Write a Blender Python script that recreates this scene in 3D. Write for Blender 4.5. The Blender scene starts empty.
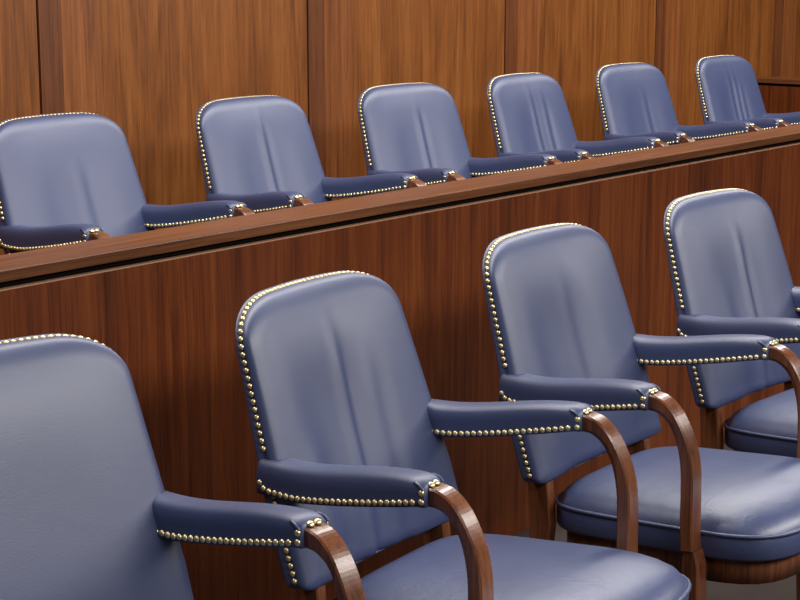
import bpy, math, random
import numpy as np
from mathutils import Vector

random.seed(7)
C = bpy.context.scene.collection
SC = bpy.context.scene

# ------------------------------------------------------------------ helpers
def mesh_obj(name, verts, faces, mat, parent=None, smooth=True, loc=None):
    me = bpy.data.meshes.new(name)
    me.from_pydata([tuple(map(float, v)) for v in verts], [], [tuple(int(i) for i in f) for f in faces])
    me.validate(); me.update()
    import bmesh
    bm = bmesh.new(); bm.from_mesh(me)
    bmesh.ops.remove_doubles(bm, verts=bm.verts, dist=1e-6)
    bmesh.ops.recalc_face_normals(bm, faces=bm.faces)
    bm.to_mesh(me); bm.free()
    me.materials.append(mat)
    if smooth:
        me.polygons.foreach_set('use_smooth', [True] * len(me.polygons))
    o = bpy.data.objects.new(name, me); C.objects.link(o)
    if parent is not None: o.parent = parent
    if loc is not None: o.location = loc
    return o

def empty(name, loc, rz=0):
    o = bpy.data.objects.new(name, None); C.objects.link(o)
    o.empty_display_size = 0.1
    o.location = loc; o.rotation_euler = (0, 0, rz)
    return o

def tag(o, label=None, cat=None, group=None, kind=None):
    if label: o['label'] = label
    if cat: o['category'] = cat
    if group: o['group'] = group
    if kind: o['kind'] = kind
    return o

def box_geo(x0, x1, y0, y1, z0, z1, b=0.0):
    """box with (optionally) bevelled edges, returned as verts, faces"""
    import bmesh
    bm = bmesh.new()
    vs = [bm.verts.new((x, y, z)) for x in (x0, x1) for y in (y0, y1) for z in (z0, z1)]
    for f in ((0,1,3,2),(4,6,7,5),(0,4,5,1),(2,3,7,6),(0,2,6,4),(1,5,7,3)):
        bm.faces.new([vs[i] for i in f])
    if b > 0:
        bmesh.ops.bevel(bm, geom=list(bm.edges), offset=b, segments=2, affect='EDGES', profile=0.6)
    bm.verts.ensure_lookup_table(); bm.verts.index_update()
    V = [tuple(v.co) for v in bm.verts]; F = [[v.index for v in f.verts] for f in bm.faces]
    bm.free()
    return V, F

def box(name, x0, x1, y0, y1, z0, z1, mat, parent=None, b=0.0):
    V, F = box_geo(x0, x1, y0, y1, z0, z1, b)
    return mesh_obj(name, V, F, mat, parent, smooth=False)

def loft(sections, cap=True, closed=True):
    """list of equal-length rings of points -> verts, faces"""
    n = len(sections[0]); V = [p for s in sections for p in s]; F = []
    for i in range(len(sections) - 1):
        for j in range(n if closed else n - 1):
            a, b = i * n + j, i * n + (j + 1) % n
            F.append((a, b, b + n, a + n))
    if cap:
        F.append(tuple(range(n - 1, -1, -1)))
        F.append(tuple((len(sections) - 1) * n + j for j in range(n)))
    return V, F

def tube_geo(path, r, n=8, closed=False):
    P = [Vector(p) for p in path]; S = []
    m = len(P)
    for i in range(m):
        if closed: t = P[(i + 1) % m] - P[i - 1]
        else: t = P[min(i + 1, m - 1)] - P[max(i - 1, 0)]
        t.normalize()
        ref = Vector((0, 0, 1)) if abs(t.z) < 0.9 else Vector((1, 0, 0))
        a = t.cross(ref).normalized(); b = t.cross(a)
        S.append([P[i] + a * (r * math.cos(2 * math.pi * k / n)) + b * (r * math.sin(2 * math.pi * k / n)) for k in range(n)])
    if closed: S.append(S[0])
    return loft(S, cap=not closed)

def spline(pts, n):
    """Catmull-Rom through pts, n samples per span"""
    P = [np.array(p, float) for p in pts]; P = [2 * P[0] - P[1]] + P + [2 * P[-1] - P[-2]]
    out = []
    for i in range(1, len(P) - 2):
        for k in range(n):
            t = k / n
            out.append(0.5 * ((2 * P[i]) + (-P[i-1] + P[i+1]) * t + (2*P[i-1] - 5*P[i] + 4*P[i+1] - P[i+2]) * t*t
                              + (-P[i-1] + 3*P[i] - 3*P[i+1] + P[i+2]) * t**3))
    out.append(P[-2])
    return out

# ------------------------------------------------------------------ materials
def s2l(c):
    return tuple((v / 12.92 if v <= 0.04045 else ((v + 0.055) / 1.055) ** 2.4) for v in [x / 255 for x in c]) + (1,)

def new_mat(name):
    m = bpy.data.materials.new(name); m.use_nodes = True
    nt = m.node_tree; bs = nt.nodes['Principled BSDF']
    return m, nt, bs

def wood(name, dark, mid, light, axis='Z', scale=1.0, rough=0.38, fig=1.0, spec=0.4, coat=0.0):
    """veneer: long grain along axis, broad figure, fine pores"""
    m, nt, bs = new_mat(name); N = nt.nodes.new; L = nt.links.new
    tc = N('ShaderNodeTexCoord'); oi = N('ShaderNodeObjectInfo')
    off = N('ShaderNodeVectorMath'); off.operation = 'SCALE'; off.inputs[0].default_value = (13.1, 7.7, 5.3)
    L(oi.outputs['Random'], off.inputs['Scale'])
    add = N('ShaderNodeVectorMath'); add.operation = 'ADD'
    L(tc.outputs['Object'], add.inputs[0]); L(off.outputs[0], add.inputs[1])
    def mapped(across, along):
        mp = N('ShaderNodeMapping')
        s = [across * scale] * 3; s['XYZ'.index(axis)] = along * scale
        mp.inputs['Scale'].default_value = s
        L(add.outputs[0], mp.inputs['Vector']); return mp
    def noise(mp, detail, dist, rg=0.6):
        n = N('ShaderNodeTexNoise'); n.inputs['Scale'].default_value = 1.0
        n.inputs['Detail'].default_value = detail; n.inputs['Distortion'].default_value = dist
        n.inputs['Roughness'].default_value = rg
        L(mp.outputs[0], n.inputs['Vector']); return n
    n1 = noise(mapped(5.5, 0.55), 3, 0.6)           # broad cathedral figure
    # rings of the figure
    mul = N('ShaderNodeMath'); mul.operation = 'MULTIPLY'; mul.inputs[1].default_value = 9.0 * fig
    L(n1.outputs['Fac'], mul.inputs[0])
    fr = N('ShaderNodeMath'); fr.operation = 'PINGPONG'; fr.inputs[1].default_value = 1.0
    L(mul.outputs[0], fr.inputs[0])
    n2 = noise(mapped(55, 1.5), 5, 0.4, 0.7)             # stripes
    n3 = noise(mapped(230, 7), 3, 0.1, 0.7)       # fine pores
    n4 = noise(mapped(1.6, 0.35), 2, 0.2)           # colour drift
    def ramp(src, pts):
        r = N('ShaderNodeValToRGB'); els = r.color_ramp.elements
        while len(els) < len(pts): els.new(0.5)
        for e, (p, c) in zip(els, pts): e.position = p; e.color = c
        L(src, r.inputs['Fac']); return r
    m1 = N('ShaderNodeMath'); m1.operation = 'MULTIPLY_ADD'; m1.inputs[1].default_value = 0.30 * fig
    L(fr.outputs[0], m1.inputs[0]); L(n2.outputs['Fac'], m1.inputs[2])
    m2 = N('ShaderNodeMath'); m2.operation = 'MULTIPLY_ADD'; m2.inputs[1].default_value = 0.45
    L(n4.outputs['Fac'], m2.inputs[0]); L(m1.outputs[0], m2.inputs[2])
    m3 = N('ShaderNodeMath'); m3.operation = 'SUBTRACT'; m3.inputs[1].default_value = 0.36
    L(m2.outputs[0], m3.inputs[0])
    r1 = ramp(m3.outputs[0], [(0.22, s2l(dark)), (0.47, s2l(mid)), (0.80, s2l(light))])
    pr = ramp(n3.outputs['Fac'], [(0.36, (0.62, 0.58, 0.55, 1)), (0.52, (1, 1, 1, 1))])
    mix = N('ShaderNodeMix'); mix.data_type = 'RGBA'; mix.blend_type = 'MULTIPLY'; mix.inputs['Factor'].default_value = 0.75
    L(r1.outputs['Color'], mix.inputs['A']); L(pr.outputs['Color'], mix.inputs['B'])
    L(mix.outputs['Result'], bs.inputs['Base Color'])
    bs.inputs['Roughness'].default_value = rough
    bs.inputs['Specular IOR Level'].default_value = spec
    bs.inputs['Coat Weight'].default_value = coat; bs.inputs['Coat Roughness'].default_value = 0.18
    bp = N('ShaderNodeBump'); bp.inputs['Strength'].default_value = 0.10; bp.inputs['Distance'].default_value = 0.0006
    L(n3.outputs['Fac'], bp.inputs['Height']); L(bp.outputs[0], bs.inputs['Normal'])
    return m

def leather(name, c0, c1, rough, wrinkle=0.0):
    m, nt, bs = new_mat(name); N = nt.nodes.new; L = nt.links.new
    tc = N('ShaderNodeTexCoord')
    n0 = N('ShaderNodeTexNoise'); n0.inputs['Scale'].default_value = 6; n0.inputs['Detail'].default_value = 4
    L(tc.outputs['Object'], n0.inputs['Vector'])
    r = N('ShaderNodeValToRGB'); r.color_ramp.elements[0].position = 0.3; r.color_ramp.elements[1].position = 0.7
    r.color_ramp.elements[0].color = s2l(c0); r.color_ramp.elements[1].color = s2l(c1)
    L(n0.outputs['Fac'], r.inputs['Fac'])
    L(r.outputs['Color'], bs.inputs['Base Color'])
    vo = N('ShaderNodeTexVoronoi'); vo.inputs['Scale'].default_value = 420
    L(tc.outputs['Object'], vo.inputs['Vector'])
    n1 = N('ShaderNodeTexNoise'); n1.inputs['Scale'].default_value = 24; n1.inputs['Detail'].default_value = 5
    L(tc.outputs['Object'], n1.inputs['Vector'])
    b1 = N('ShaderNodeBump'); b1.inputs['Strength'].default_value = 0.16; b1.inputs['Distance'].default_value = 0.0006
    L(vo.outputs['Distance'], b1.inputs['Height'])
    b2 = N('ShaderNodeBump'); b2.inputs['Strength'].default_value = 0.12 + 0.3 * wrinkle; b2.inputs['Distance'].default_value = 0.002
    L(n1.outputs['Fac'], b2.inputs['Height']); L(b1.outputs[0], b2.inputs['Normal'])
    last = b2
    if wrinkle > 0:   # fine creases of a used seat
        mp = N('ShaderNodeMapping'); mp.inputs['Scale'].default_value = (9, 4, 5); mp.inputs['Rotation'].default_value = (0, 0, 0.5)
        L(tc.outputs['Object'], mp.inputs['Vector'])
        n2 = N('ShaderNodeTexNoise'); n2.inputs['Scale'].default_value = 1.0; n2.inputs['Detail'].default_value = 3; n2.inputs['Distortion'].default_value = 1.6
        L(mp.outputs[0], n2.inputs['Vector'])
        rr = N('ShaderNodeValToRGB'); e = rr.color_ramp.elements
        e[0].position = 0.485; e[0].color = (0, 0, 0, 1); e[1].position = 0.5; e[1].color = (1, 1, 1, 1)
        x = e.new(0.515); x.color = (0, 0, 0, 1)
        L(n2.outputs['Fac'], rr.inputs['Fac'])
        b3 = N('ShaderNodeBump'); b3.inputs['Strength'].default_value = 0.10 * wrinkle; b3.inputs['Distance'].default_value = 0.002
        L(rr.outputs['Color'], b3.inputs['Height']); L(b2.outputs[0], b3.inputs['Normal']); last = b3
    L(last.outputs[0], bs.inputs['Normal'])
    bs.inputs['Roughness'].default_value = rough
    bs.inputs['Specular IOR Level'].default_value = 0.9
    return m

def plain(name, col, rough=0.5, metal=0.0, var=0.06, scale=40):
    m, nt, bs = new_mat(name); N = nt.nodes.new; L = nt.links.new
    tc = N('ShaderNodeTexCoord'); n = N('ShaderNodeTexNoise'); n.inputs['Scale'].default_value = scale
    L(tc.outputs['Object'], n.inputs['Vector'])
    r = N('ShaderNodeValToRGB'); c = s2l(col)
    r.color_ramp.elements[0].color = tuple(v * (1 - var) for v in c[:3]) + (1,)
    r.color_ramp.elements[1].color = tuple(min(1, v * (1 + var)) for v in c[:3]) + (1,)
    L(n.outputs['Fac'], r.inputs['Fac']); L(r.outputs['Color'], bs.inputs['Base Color'])
    bs.inputs['Roughness'].default_value = rough; bs.inputs['Metallic'].default_value = metal
    return m

M_LEATHER = leather('blue_leather', (50, 60, 96), (56, 66, 102), 0.46)
M_SEAT = leather('blue_seat_leather', (52, 62, 98), (62, 72, 108), 0.42, wrinkle=1.0)
M_BRASS = plain('brass_nail', (228, 212, 160), 0.32, 0.85)
M_FRAME = wood('chair_walnut', (62, 34, 20), (104, 60, 36), (132, 82, 52), 'Z', 2.2, 0.30, 0.6, 0.5, 0.3)
M_WALL = wood('wall_veneer', (90, 49, 17), (118, 67, 25), (136, 82, 36), 'Z', 0.9, 0.42, 1.0)
M_STILE = wood('stile_veneer', (78, 41, 19), (100, 55, 26), (118, 69, 35), 'Z', 0.9, 0.42, 0.5)
M_STILE_LIGHT = wood('light_stile_veneer', (100, 55, 24), (128, 74, 35), (148, 91, 50), 'Z', 0.9, 0.42, 0.5)
M_PANEL = wood('panel_walnut', (62, 26, 9), (100, 47, 17), (124, 66, 28), 'Z', 1.0, 0.36, 0.6)
M_RAIL = wood('rail_walnut', (80, 45, 23), (110, 66, 37), (132, 85, 50), 'X', 1.0, 0.36, 0.35)
M_RAIL_Y = wood('end_rail_walnut', (80, 45, 23), (110, 66, 37), (132, 85, 50), 'Y', 1.0, 0.36, 0.35)
M_LIT_EDGE = plain('panel_lit_edge', (168, 126, 98), 0.4)  # light catching the panel's top edge, put into a pale colour
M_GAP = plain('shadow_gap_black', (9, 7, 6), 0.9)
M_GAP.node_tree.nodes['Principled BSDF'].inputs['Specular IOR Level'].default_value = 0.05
M_FLOOR = plain('dark_carpet', (44, 32, 28), 0.95, 0, 0.3, 300)

# ------------------------------------------------------------------ chair
REC = 0.325                                   # recline of the back (y per z)
def ny(z, u=None):                           # the surface the nail row of the back lies in: reclined and gently barrel-curved
    y = 0.20 + (z - 0.90) * REC
    if u is not None: y += (0.010 + 0.012 * min(1, max(0, (z - 0.45) / 0.45))) * (1 - min(1, abs(u) / 0.24) ** 2)
    return y

U = 0.238
FZ = -0.08                                    # floor the legs stand on (chair heights are measured 8 cm above it)
def top_z(u):
    t = max(0.0, (abs(u) - (U - 0.128)) / 0.128); t = min(t, 1.0)
    return 0.866 + 0.073 * (1 - t ** 2.3) ** (1 / 2.3) + 0.008 * (1 - (u / U) ** 2)
def bot_z(u):
    t = max(0.0, (abs(u) - (U - 0.03)) / 0.03); t = min(t, 1.0)
    return 0.470 - 0.014 * (1 - t ** 2) ** 0.5
def widen(z):                                # sides spread a hair towards the bottom
    return 1.0 + 0.15 * min(0.74, max(0, (0.90 - z) / 0.45))

def outline(step=0.004):
    us = np.linspace(-1, 1, 241); us = U * np.sin(us * math.pi / 2)
    top = [(u * widen(top_z(u)), top_z(u)) for u in us]
    bot = [(u * widen(bot_z(u)), bot_z(u)) for u in us[::-1]]
    rs = [(U * widen(z), z) for z in np.linspace(top_z(U), bot_z(U), 60)[1:-1]]
    ls = [(-U * widen(z), z) for z in np.linspace(bot_z(-U), top_z(-U), 60)[1:-1]]
    return np.array(top + rs + bot + ls)
OUT = outline()

def seg_dist(pts):
    a = OUT; b = np.roll(OUT, -1, 0); d = b - a
    L2 = np.maximum((d ** 2).sum(1), 1e-12); best = np.full(len(pts), 9.0)
    for k in range(len(a)):
        t = np.clip(((pts - a[k]) @ d[k]) / L2[k], 0, 1)
        q = a[k] + t[:, None] * d[k]
        best = np.minimum(best, np.hypot(*(pts - q).T))
    return best

NU, NV = 61, 69
_e = lambda n: np.sin(np.linspace(-1, 1, n) * math.pi / 2) * 0.55 + np.linspace(-1, 1, n) * 0.45
GU = U * _e(NU); GT = (_e(NV) + 1) / 2
GRID = []
for u in GU:
    for t in GT:
        z = bot_z(u) + t * (top_z(u) - bot_z(u)); GRID.append((u * widen(z), z))
GRID = np.array(GRID); GD = seg_dist(GRID)
gi = lambda i, j: i * NV + j
LOOP = [gi(i, 0) for i in range(NU)] + [gi(NU - 1, j) for j in range(1, NV)] + \
       [gi(i, NV - 1) for i in range(NU - 2, -1, -1)] + [gi(0, j) for j in range(NV - 2, 0, -1)]

def backrest_mesh(creases, dish=0.012, du=0.0):
    u, z = GRID.T
    r = 0.028
    e = np.sqrt(np.clip(1 - (1 - np.clip(GD / r, 0, 1)) ** 2, 0, 1))
    un = np.clip(np.abs(u) / np.array([U * widen(b) for b in z]), 0, 1); zn = np.clip(np.abs(z - 0.70) / 0.258, 0, 1)
    pil = (1 - un ** 2.6) * (1 - zn ** 4)
    off = -0.009 - 0.013 * e - 0.027 * pil
    off += dish * np.exp(-(((u - du) / 0.115) ** 4 + ((z - 0.60) / 0.235) ** 4))
    for (cu, amp, wd, z0, z1, slant) in creases:     # soft vertical folds pulled into the leather
        c = cu + slant * (0.8 - z)
        q = (u - c) / wd
        fade = 1 / (1 + np.exp((z - z1) / 0.022)) / (1 + np.exp((z0 - z) / 0.03))
        off -= 1.45 * amp * fade * (np.exp(-q * q) - 0.8 * np.exp(-((q - 1.7) ** 2)))
    V = [(a, ny(b, a) + c, b) for a, b, c in zip(u, z, off)]
    F = []
    for i in range(NU - 1):
        for j in range(NV - 1):
            F.append((gi(i, j), gi(i + 1, j), gi(i + 1, j + 1), gi(i, j + 1)))
    # side band
    cz = 0.70
    rear = lambda b: 0.45 + 0.55 * min(1, max(0, (0.90 - b) / 0.30))   # the frame edge thins towards the top
    def ring(o, ex):
        s = len(V)
        for k in LOOP:
            a, b = GRID[k]
            n = np.array([a / U, (b - cz) / 0.26]); n = n / max(1e-6, np.hypot(*n))
            V.append((a + n[0] * ex, ny(b, a) + (o if o < 0.004 else 0.004 + (o - 0.004) * rear(b)), b + n[1] * ex))
        return s
    prev = LOOP
    for o, ex in ((-0.005, 0.0006), (0.000, -0.0008), (0.005, -0.0010), (0.012, 0.0008), (0.017, 0.0022), (0.021, 0.0022), (0.025, -0.0005)):
        s = ring(o, ex); cur = list(range(s, s + len(LOOP)))
        for k in range(len(LOOP)):
            k2 = (k + 1) % len(LOOP); F.append((prev[k], prev[k2], cur[k2], cur[k]))
        prev = cur
    # outside back panel: gently domed
    s = len(V); inner = {}
    lookup = {k: prev[n] for n, k in enumerate(LOOP)}
    for n in range(NU * NV):
        if n in lookup: inner[n] = lookup[n]
        else:
            a, b = GRID[n]; V.append((a, ny(b, a) + 0.004 + 0.021 * rear(b) + 0.008 * min(1, GD[n] / 0.08), b)); inner[n] = len(V) - 1
    for i in range(NU - 1):
        for j in range(NV - 1):
            F.append(tuple(inner[x] for x in (gi(i, j), gi(i, j + 1), gi(i + 1, j + 1), gi(i + 1, j))))
    return V, F

def dome(V, F, p, nrm, r=0.0056, h=0.0042, nseg=10, nr=4):
    """one domed nail head at p facing nrm"""
    n = Vector(nrm).normalized(); ref = Vector((0, 0, 1)) if abs(n.z) < 0.8 else Vector((1, 0, 0))
    a = n.cross(ref).normalized(); b = n.cross(a); p = Vector(p); s = len(V)
    for i in range(nr):
        f = i / nr * math.pi / 2
        for k in range(nseg):
            t = 2 * math.pi * k / nseg
            V.append(tuple(p + (a * math.cos(t) + b * math.sin(t)) * (r * math.cos(f)) + n * (h * math.sin(f) - 0.0006)))
    V.append(tuple(p + n * (h - 0.0006)))
    for i in range(nr - 1):
        for k in range(nseg):
            k2 = (k + 1) % nseg
            F.append((s + i*nseg + k, s + i*nseg + k2, s + (i+1)*nseg + k2, s + (i+1)*nseg + k))
    for k in range(nseg):
        F.append((s + (nr-1)*nseg + k, s + (nr-1)*nseg + (k+1) % nseg, s + nr*nseg))

NAIL = 0.0132
def walk(P, step, start=0.0):
    """points every step along a polyline, with tangents"""
    out = []; need = start
    for a, b in zip(P[:-1], P[1:]):
        a = np.array(a, float); b = np.array(b, float); L = np.linalg.norm(b - a); t = need
        while t <= L:
            out.append((a + (b - a) * t / L, (b - a) / L)); t += step
        need = t - L
    return out

def back_trim_geo(part):
    V, F = [], []
    us = U * np.sin(np.linspace(-1, 1, 161) * math.pi / 2)
    path = [(-U * widen(z), z) for z in np.linspace(0.477, top_z(-U), 40)] + [(u * widen(top_z(u)), top_z(u)) for u in us[1:-1]] + \
           [(U * widen(z), z) for z in np.linspace(top_z(U), 0.477, 40)]
    for p, t in walk(path, NAIL):
        n = np.array([-t[1], t[0]])
        if 0.628 < p[1] < 0.690: continue                # the arm pads cover these
        if part != (0 if p[1] > 0.65 else math.copysign(1, p[0])): continue
        q = p + n * (0.0016 - 0.0022 * max(0, n[1]))
        dome(V, F, (q[0], ny(q[1], q[0]) + 0.002, q[1]), (n[0], 0, n[1]))
    return V, F

# arm pad (s = -1 viewer's left arm, +1 the other)
def pad_c(y): return 0.2375 + (0.137 - y) * 0.088          # lateral centre of pad
def pad_bot(y):
    t = min(1, max(0, (0.06 - y) / 0.27)); return 0.6235 + 0.047 * t ** 1.25
def pad_top(y):
    t = min(1, max(0, (0.09 - y) / 0.29)); return 0.684 + 0.032 * (t * t * (3 - 2 * t)) 
PADW = 0.030
PROF = [(-1.0, 0.0), (-1.0, 0.2), (-1.02, 0.45), (-1.02, 0.62), (-0.95, 0.80), (-0.80, 0.92), (-0.55, 0.985), (-0.2, 1.0), (0.2, 1.0),
        (0.55, 0.985), (0.80, 0.92), (0.95, 0.80), (1.02, 0.62), (1.02, 0.45), (1.0, 0.2), (1.0, 0.0), (0.4, -0.02), (-0.4, -0.02)]
def pad_geo(s):
    ys = [(0.1435, 0.90), (0.141, 0.97), (0.134, 1)] + [(y, 1) for y in np.linspace(0.11, -0.195, 22)] + [(-0.203, 0.98), (-0.211, 0.93), (-0.217, 0.85), (-0.2205, 0.76), (-0.2225, 0.64)]
    S = []
    for y, k in ys:
        c, b, t = pad_c(y) * s, pad_bot(y), pad_top(y)
        if y < -0.19: t -= 0.004 * ((-0.19 - y) / 0.036) ** 2
        h = t - b
        ring = []
        for a, z in PROF:
            zz = b + z * h
            if z > 0.5: zz = b + h * 0.5 + (z - 0.5) * h * (k if y < 0 else 1)
            kk = 1 - (1 - k) * (0.15 if z < 0.5 else 0.6)
            ring.append((c + a * PADW * kk, y, zz))
        S.append(ring)
    V, F = loft(S)
    # the two pleats where the leather is folded over the front of the arm
    for sd in (-1, 1):
        pts = []
        for k in range(9):
            a = k / 8 * math.pi * 0.9
            y = -0.200 - 0.020 * math.sin(a * 0.55); z = pad_top(-0.2) - 0.007 - 0.008 * (1 - math.cos(a)) / 1.6
            pts.append((pad_c(y) * s + sd * (PADW * (0.90 + 0.10 * min(1, k / 4))), y, z))
        v, f = tube_geo(pts, 0.0026, 6); n0 = len(V)
        V += v; F += [tuple(i + n0 for i in q) for q in f]
    return V, F
def pad_trim_geo(s, sd):
    """nails along one face of the pad (sd = -1 / +1)"""
    V, F = [], []
    path = [(y, pad_bot(y) + 0.0075) for y in np.linspace(0.088, -0.205, 60)]
    if sd == s:                                           # outer face turns up round the back corner
        path = [(0.136, 0.644), (0.131, 0.636), (0.116, 0.632)] + path
    for p, t in walk(path, NAIL):
        dome(V, F, (pad_c(p[0]) * s + sd * (PADW * 1.0 + 0.0005), p[0], p[1]), (sd, 0, 0))
    for dz in (0.0085, 0.0235):
        dome(V, F, (pad_c(-0.2165) * s + sd * (PADW * 0.985), -0.2160, pad_bot(-0.22) + dz), (sd, -0.15, 0))
    return V, F
def seam_nail_geo(s, du):
    V, F = [], []
    dome(V, F, (pad_c(-0.225) * s + du, -0.2235, 0.7055), (0, -0.45, 1), r=0.0068)
    return V, F

# bent wooden arm support running down into the front leg
POST = [(-0.195, 0.684), (-0.222, 0.6855), (-0.246, 0.680), (-0.268, 0.662), (-0.286, 0.635), (-0.300, 0.602), (-0.3085, 0.563), (-0.311, 0.515), (-0.312, 0.45), (-0.315, 0.40)]
def post_geo(s):
    P = spline(POST, 5); S = []
    n = len(P)
    for i, p in enumerate(P):
        t = P[min(i + 1, n - 1)] - P[max(i - 1, 0)]; t /= np.linalg.norm(t)
        nr = np.array([t[1], -t[0]])                      # towards inner side of the bend
        if nr[0] < 0 and abs(nr[0]) > abs(nr[1]): pass
        w = 0.0205; d = 0.0170 - 0.0035 * min(1, i / 18)
        # chamfer grows through the bend, giving the carved facets
        f = i / (n - 1); ch = 0.003 + 0.010 * math.exp(-((f - 0.40) / 0.20) ** 2)
        c = 0.2675 * s
        ring = []
        for a, b in ((-w, -d + 0.003), (-w + 0.003, -d), (w - 0.003, -d), (w, -d + 0.003), (w, d - ch), (w - ch * 0.8, d), (-w + ch * 0.8, d), (-w, d - ch)):
            q = p - nr * b if True else p
            ring.append((c + a, q[0], q[1]))
        S.append(ring)
    return loft(S)
def leg_front_geo(s):
    S = []
    for z, y, w, d in ((0.400, -0.318, 0.0185, 0.0135), (0.37, -0.322, 0.020, 0.018), (0.30, -0.323, 0.020, 0.019), (0.12, -0.330, 0.017, 0.016), (FZ, -0.336, 0.014, 0.014)):
        c = 0.2655 * s; b = 0.003
        S.append([(c + a, y + e, z) for a, e in ((-w, -d + b), (-w + b, -d), (w - b, -d), (w, -d + b), (w, d - b), (w - b, d), (-w + b, d), (-w, d - b))])
    return loft(S)
def leg_rear_geo(s):
    S = []
    for z, y, w, d in ((0.475, 0.078, 0.014, 0.026), (0.43, 0.072, 0.014, 0.026), (0.36, 0.066, 0.014, 0.026), (0.25, 0.074, 0.014, 0.024), (0.12, 0.102, 0.014, 0.020), (FZ, 0.142, 0.014, 0.016)):
        c = 0.208 * s; b = 0.003
        S.append([(c + a, y + e, z) for a, e in ((-w, -d + b), (-w + b, -d), (w - b, -d), (w, -d + b), (w, d - b), (w - b, d), (-w + b, d), (-w, d - b))])
    return loft(S)

# seat: plan outline (wider towards the front), side band, crowned top, piping
def seat_plan(n=96):
    R = []
    for k in range(n):
        a = 2 * math.pi * k / n
        cu, cy = math.cos(a), math.sin(a)
        p = 5.0
        rr = (abs(cu) ** p + abs(cy) ** p) ** (-1 / p)
        x, y = cu * rr, cy * rr
        yy = -0.205 + y * 0.272
        hw = 0.242 + 0.012 * min(1, max(0, -y)) - 0.012 * max(0, y)
        if y < -0.3: yy -= 0.018 * (1 - x * x) * min(1, (-y - 0.3) / 0.6)   # bowed front
        R.append((x * hw, yy))
    return R
def pipe_z(y): return 0.407 + (0.03 - y) * 0.066
def seat_geo():
    R = seat_plan(); S = []
    cx, cy = 0.0, -0.205
    for dz, k in ((-0.052, 0.93), (-0.052, 0.985), (-0.046, 1.0), (-0.02, 1.004), (0.0, 1.0)):
        S.append([(cx + (x - cx) * k, cy + (y - cy) * k, pipe_z(y) + dz) for x, y in R])
    for i in range(1, 17):
        k = 1 - i / 17
        h = 0.068 * (1 - k ** 3.2) ** (1 / 1.6)
        S.append([(cx + (x - cx) * k, cy + (y - cy) * k, pipe_z(cy + (y - cy) * k) + h) for x, y in R])
    V, F = loft(S, cap=True)
    return V, F
def piping_geo():
    return tube_geo([(x * 1.004, -0.205 + (y + 0.205) * 1.004, pipe_z(y)) for x, y in seat_plan()], 0.0042, 8, closed=True)
def seat_frame_geo():
    R = seat_plan(64); S = []
    for dz, k in ((-0.105, 0.90), (-0.105, 0.93), (-0.055, 0.93), (-0.050, 0.92)):
        S.append([(x * k, -0.205 + (y + 0.205) * k, pipe_z(y) + dz) for x, y in R])
    return loft(S)

def make_chair():
    root = empty('jury_chair', (0, 0, 0))
    V, F = backrest_mesh([])
    b = mesh_obj('backrest', V, F, M_LEATHER, root)
    
    for part in (0, -1, 1):
        V, F = back_trim_geo(part); mesh_obj('nailhead_trim', V, F, M_BRASS, b)['label'] = 'row of brass nailheads round the back' if part == 0 else 'short row of brass nailheads below the arm'
    for s in (-1, 1):
        V, F = pad_geo(s); p = mesh_obj('arm_pad', V, F, M_LEATHER, root)
        for sd in (-1, 1):
            V, F = pad_trim_geo(s, sd); mesh_obj('nailhead_trim', V, F, M_BRASS, p)['label'] = 'row of brass nailheads along the arm'
        for du in (-0.010, 0.005):
            V, F = seam_nail_geo(s, du); mesh_obj('nailhead', V, F, M_BRASS, p)['label'] = 'brass nailhead where leather meets wood'
        V, F = post_geo(s); a = mesh_obj('arm_support', V, F, M_FRAME, root, smooth=False); a['label'] = 'bent walnut arm support'
        V, F = leg_front_geo(s); mesh_obj('leg', V, F, M_FRAME, root, smooth=False)['label'] = 'walnut front leg'
        V, F = leg_rear_geo(s); mesh_obj('leg', V, F, M_FRAME, root, smooth=False)['label'] = 'walnut rear leg'
    V, F = seat_geo(); st = mesh_obj('seat', V, F, M_SEAT, root)
    V, F = piping_geo(); mesh_obj('piping', V, F, M_LEATHER, st)
    V, F = seat_frame_geo(); mesh_obj('seat_frame', V, F, M_FRAME, root)
    return root

def copy_tree(o, parent=None):
    c = o.copy(); C.objects.link(c); c.parent = parent
    for ch in list(o.children): copy_tree(ch, c)
    return c

def copy_chair(proto):
    r = proto.copy(); C.objects.link(r)
    for ch in list(proto.children): copy_tree(ch, r)
    return r

TIER = 0.169
D = math.radians
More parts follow.
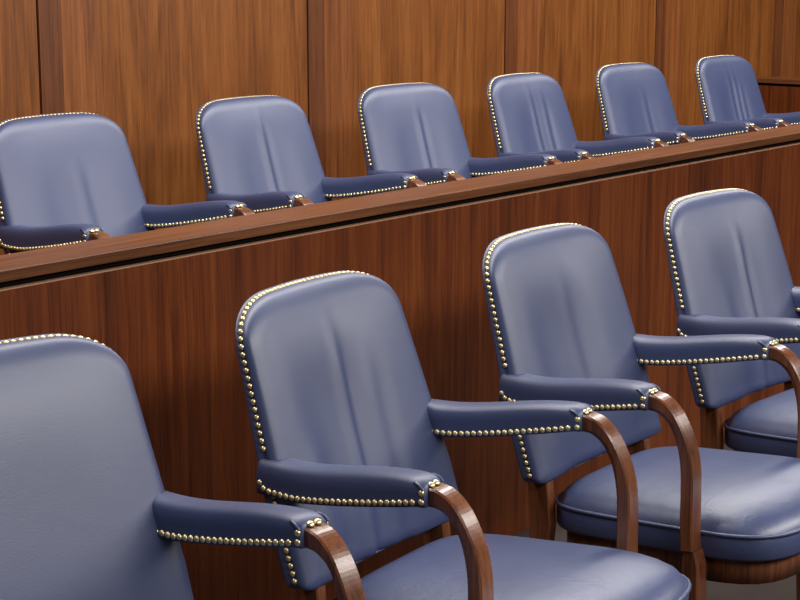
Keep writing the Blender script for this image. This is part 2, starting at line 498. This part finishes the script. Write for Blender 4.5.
# x, y, z, turn, creases (u, depth, width, z from, z to, slant), dish, label
CHAIRS = [
 (1.569, 1.868, 0, D(-4.88), [], 0.005, 0.0, 'front',
  'blue leather armchair nearest the viewer, its left half cut off by the picture edge'),
 (2.332, 1.850, 0, D(5.4), [(-0.016, 0.0042, 0.014, 0.40, 0.83, -0.07), (0.060, 0.0024, 0.020, 0.40, 0.78, -0.07), (-0.150, 0.003, 0.03, 0.4, 0.66, -0.05)], 0.014, -0.04, 'front',
  'front-row blue leather armchair with two long vertical folds down its back'),
 (3.093, 1.864, 0, D(1.35), [(-0.010, 0.0014, 0.02, 0.40, 0.82, 0.0)], 0.014, -0.04, 'front',
  'smooth-backed blue leather armchair in front of the rail, third from left in front row'),
 (3.855, 1.862, 0, D(-3.0), [(0.022, 0.0042, 0.014, 0.40, 0.82, -0.07), (-0.10, 0.002, 0.03, 0.4, 0.72, 0.0)], 0.008, 0.0, 'front',
  'front-row blue leather armchair at the far right, one arm cut off by the edge'),
 (3.042, 3.440, TIER, D(2.34), [(0.02, 0.0020, 0.018, 0.40, 0.80, 0.0)], 0.010, 0.0, 'back',
  'blue leather armchair behind the rail, leftmost of the back row'),
 (3.823, 3.457, TIER, D(1.44), [(0.000, 0.0050, 0.013, 0.40, 0.87, -0.03)], 0.009, 0.0, 'back',
  'blue leather armchair behind the rail, second from the left in the back row'),
 (4.556, 3.438, TIER, D(-2.12), [(0.010, 0.0048, 0.013, 0.40, 0.85, -0.03)], 0.009, 0.0, 'back',
  'blue leather armchair behind the rail, third from the left in the back row'),
 (5.272, 3.433, TIER, D(2.35), [(-0.015, 0.0042, 0.012, 0.40, 0.86, -0.04), (0.060, 0.0036, 0.014, 0.40, 0.84, -0.04)], 0.010, 0.0, 'back',
  'blue leather armchair behind the rail, fourth from left, two folds in its back'),
 (6.070, 3.468, TIER, D(-1.74), [(0.025, 0.0026, 0.014, 0.40, 0.80, -0.02)], 0.010, 0.0, 'back',
  'blue leather armchair behind the rail, second from the right in the back row'),
 (6.829, 3.440, TIER, D(-0.36), [(-0.030, 0.0034, 0.014, 0.40, 0.85, -0.05), (0.020, 0.0036, 0.012, 0.40, 0.84, -0.05), (0.06, 0.0026, 0.012, 0.40, 0.80, -0.05)], 0.012, -0.02, 'back',
  'blue leather armchair at the right end of the back row, beside the end partition'),
]
proto = make_chair()
roots = [proto] + [copy_chair(proto) for _ in CHAIRS[1:]]
for root, (x, y, z, a, cr, dish, du, row, label) in zip(roots, CHAIRS):
    root.location = (x, y, z); root.rotation_euler = (0, 0, a)
    tag(root, label, 'chair', 'jury chairs in the front row' if row == 'front' else 'jury chairs behind the rail')
    V, F = backrest_mesh(cr, dish, du)
    for ch in root.children:
        if ch.name.startswith('backrest'):
            tmp = mesh_obj('tmp', V, F, M_LEATHER); me = tmp.data; bpy.data.objects.remove(tmp)
            me.name = 'backrest'; ch.data = me

# ------------------------------------------------------------------ jury box partition
RY, RD, RZ, RT = 2.65, 0.145, 0.938, 0.0235
X0, X1, XE = -2.5, 8.05, 8.20
rail = empty('jury_rail', (3.0, RY, FZ))
tag(rail, 'long walnut partition with a thick cap rail between the two rows of chairs', 'partition')
def rb(name, x0, x1, y0, y1, z0, z1, mat, parent, org, b=0.0):
    V, F = box_geo(x0, x1, y0, y1, z0, z1, b)
    return mesh_obj(name, [(a - org[0], c - org[1], e - org[2]) for a, c, e in V], F, mat, parent, smooth=False)
o = (3.0, RY, FZ)
rb('cap_rail', X0, XE, RY, RY + RD, RZ - RT, RZ, M_RAIL, rail, o, 0.0022)
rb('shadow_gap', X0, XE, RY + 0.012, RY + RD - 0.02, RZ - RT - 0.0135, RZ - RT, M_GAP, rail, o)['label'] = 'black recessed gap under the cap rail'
rb('lit_edge', X0, XE, RY, RY + 0.03, RZ - RT - 0.0172, RZ - RT - 0.0140, M_LIT_EDGE, rail, o)['label'] = 'top edge of the panel, painted pale as if lit'
rb('panel', X0, XE, RY + 0.001, RY + RD - 0.02, FZ, RZ - RT - 0.0172, M_PANEL, rail, o)

WY = 4.20
end = empty('end_partition', (X1, 3.5, TIER + FZ))
tag(end, 'short walnut end partition with cap rail, right of the last back-row chair', 'partition')
o = (X1, 3.5, TIER + FZ)
rb('cap_rail', X1, X1 + RD, RY + RD, WY - 0.002, RZ - RT, RZ, M_RAIL_Y, end, o, 0.0022)
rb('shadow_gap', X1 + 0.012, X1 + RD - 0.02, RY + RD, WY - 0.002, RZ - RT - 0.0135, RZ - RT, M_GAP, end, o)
rb('panel', X1 + 0.001, X1 + RD - 0.02, RY + RD, WY - 0.002, TIER + FZ, RZ - RT - 0.0135, M_PANEL, end, o)

# ------------------------------------------------------------------ room
tag(box('floor', -3.0, 11.0, -2.0, WY + 0.06, FZ - 0.06, FZ, M_FLOOR), kind='structure')
tag(box('platform', X0, XE, RY + RD - 0.02, WY + 0.02, FZ, TIER + FZ, M_FLOOR), kind='structure')
wall = box('wall_back', -3.0, 12.5, WY + 0.022, WY + 0.12, FZ, 3.1, M_GAP); tag(wall, kind='structure')
S0, PITCH = 4.687, 1.2475
for k in range(-6, 7):
    s = S0 + k * PITCH
    if s > 11: continue
    def board(name, a, b, mat, y=0.0):
        V, F = box_geo(-(b - a) / 2, (b - a) / 2, 0, 0.030, FZ, 3.1, 0.0)
        ob = mesh_obj(name, V, F, mat, wall, smooth=False, loc=((a + b) / 2, WY + y, 0)); return ob
    board('stile', s + 0.010, s + 0.097, M_STILE)
    board('stile', s + 0.098, s + 0.262, M_STILE_LIGHT)
    board('wall_panel', s + 0.263, s + PITCH, M_WALL)

# ------------------------------------------------------------------ light: rows of ceiling lamps over the box
def area(name, loc, sx, sy, power, col=(1, 0.95, 0.88), rot=(0, 0, 0)):
    l = bpy.data.lights.new(name, 'AREA'); l.shape = 'RECTANGLE'; l.size = sx; l.size_y = sy
    l.energy = power; l.color = col
    o = bpy.data.objects.new(name, l); C.objects.link(o); o.location = loc; o.rotation_euler = rot
    return o
area('ceiling_lamp', (5.0, -1.9, 3.2), 10.0, 0.9, 560, (1, 0.96, 0.92), rot=(D(15), 0, 0))
area('ceiling_lamp', (4.8, 2.75, 3.0), 8.5, 0.3, 220, (1, 0.96, 0.92))
w = bpy.data.worlds.new('world'); SC.world = w; w.use_nodes = True
w.node_tree.nodes['Background'].inputs['Color'].default_value = (0.80, 0.86, 1.0, 1)
w.node_tree.nodes['Background'].inputs['Strength'].default_value = 0.015

# ------------------------------------------------------------------ camera
cd = bpy.data.cameras.new('camera'); cam = bpy.data.objects.new('camera', cd); C.objects.link(cam)
cd.sensor_width = 36; cd.lens = 1700.0 / 800 * 36
PITCHC, TH = 0.1967, 0.6765
fw = Vector((math.cos(TH) * math.cos(PITCHC), math.sin(TH) * math.cos(PITCHC), -math.sin(PITCHC)))
cam.location = (0, 0, 1.53)
cam.rotation_euler = fw.to_track_quat('-Z', 'Y').to_euler()
SC.camera = cam

SC.view_settings.view_transform = 'Standard'; SC.view_settings.look = 'None'
SC.view_settings.gamma = 1; SC.view_settings.use_curve_mapping = False
SC.view_settings.exposure = 0.0
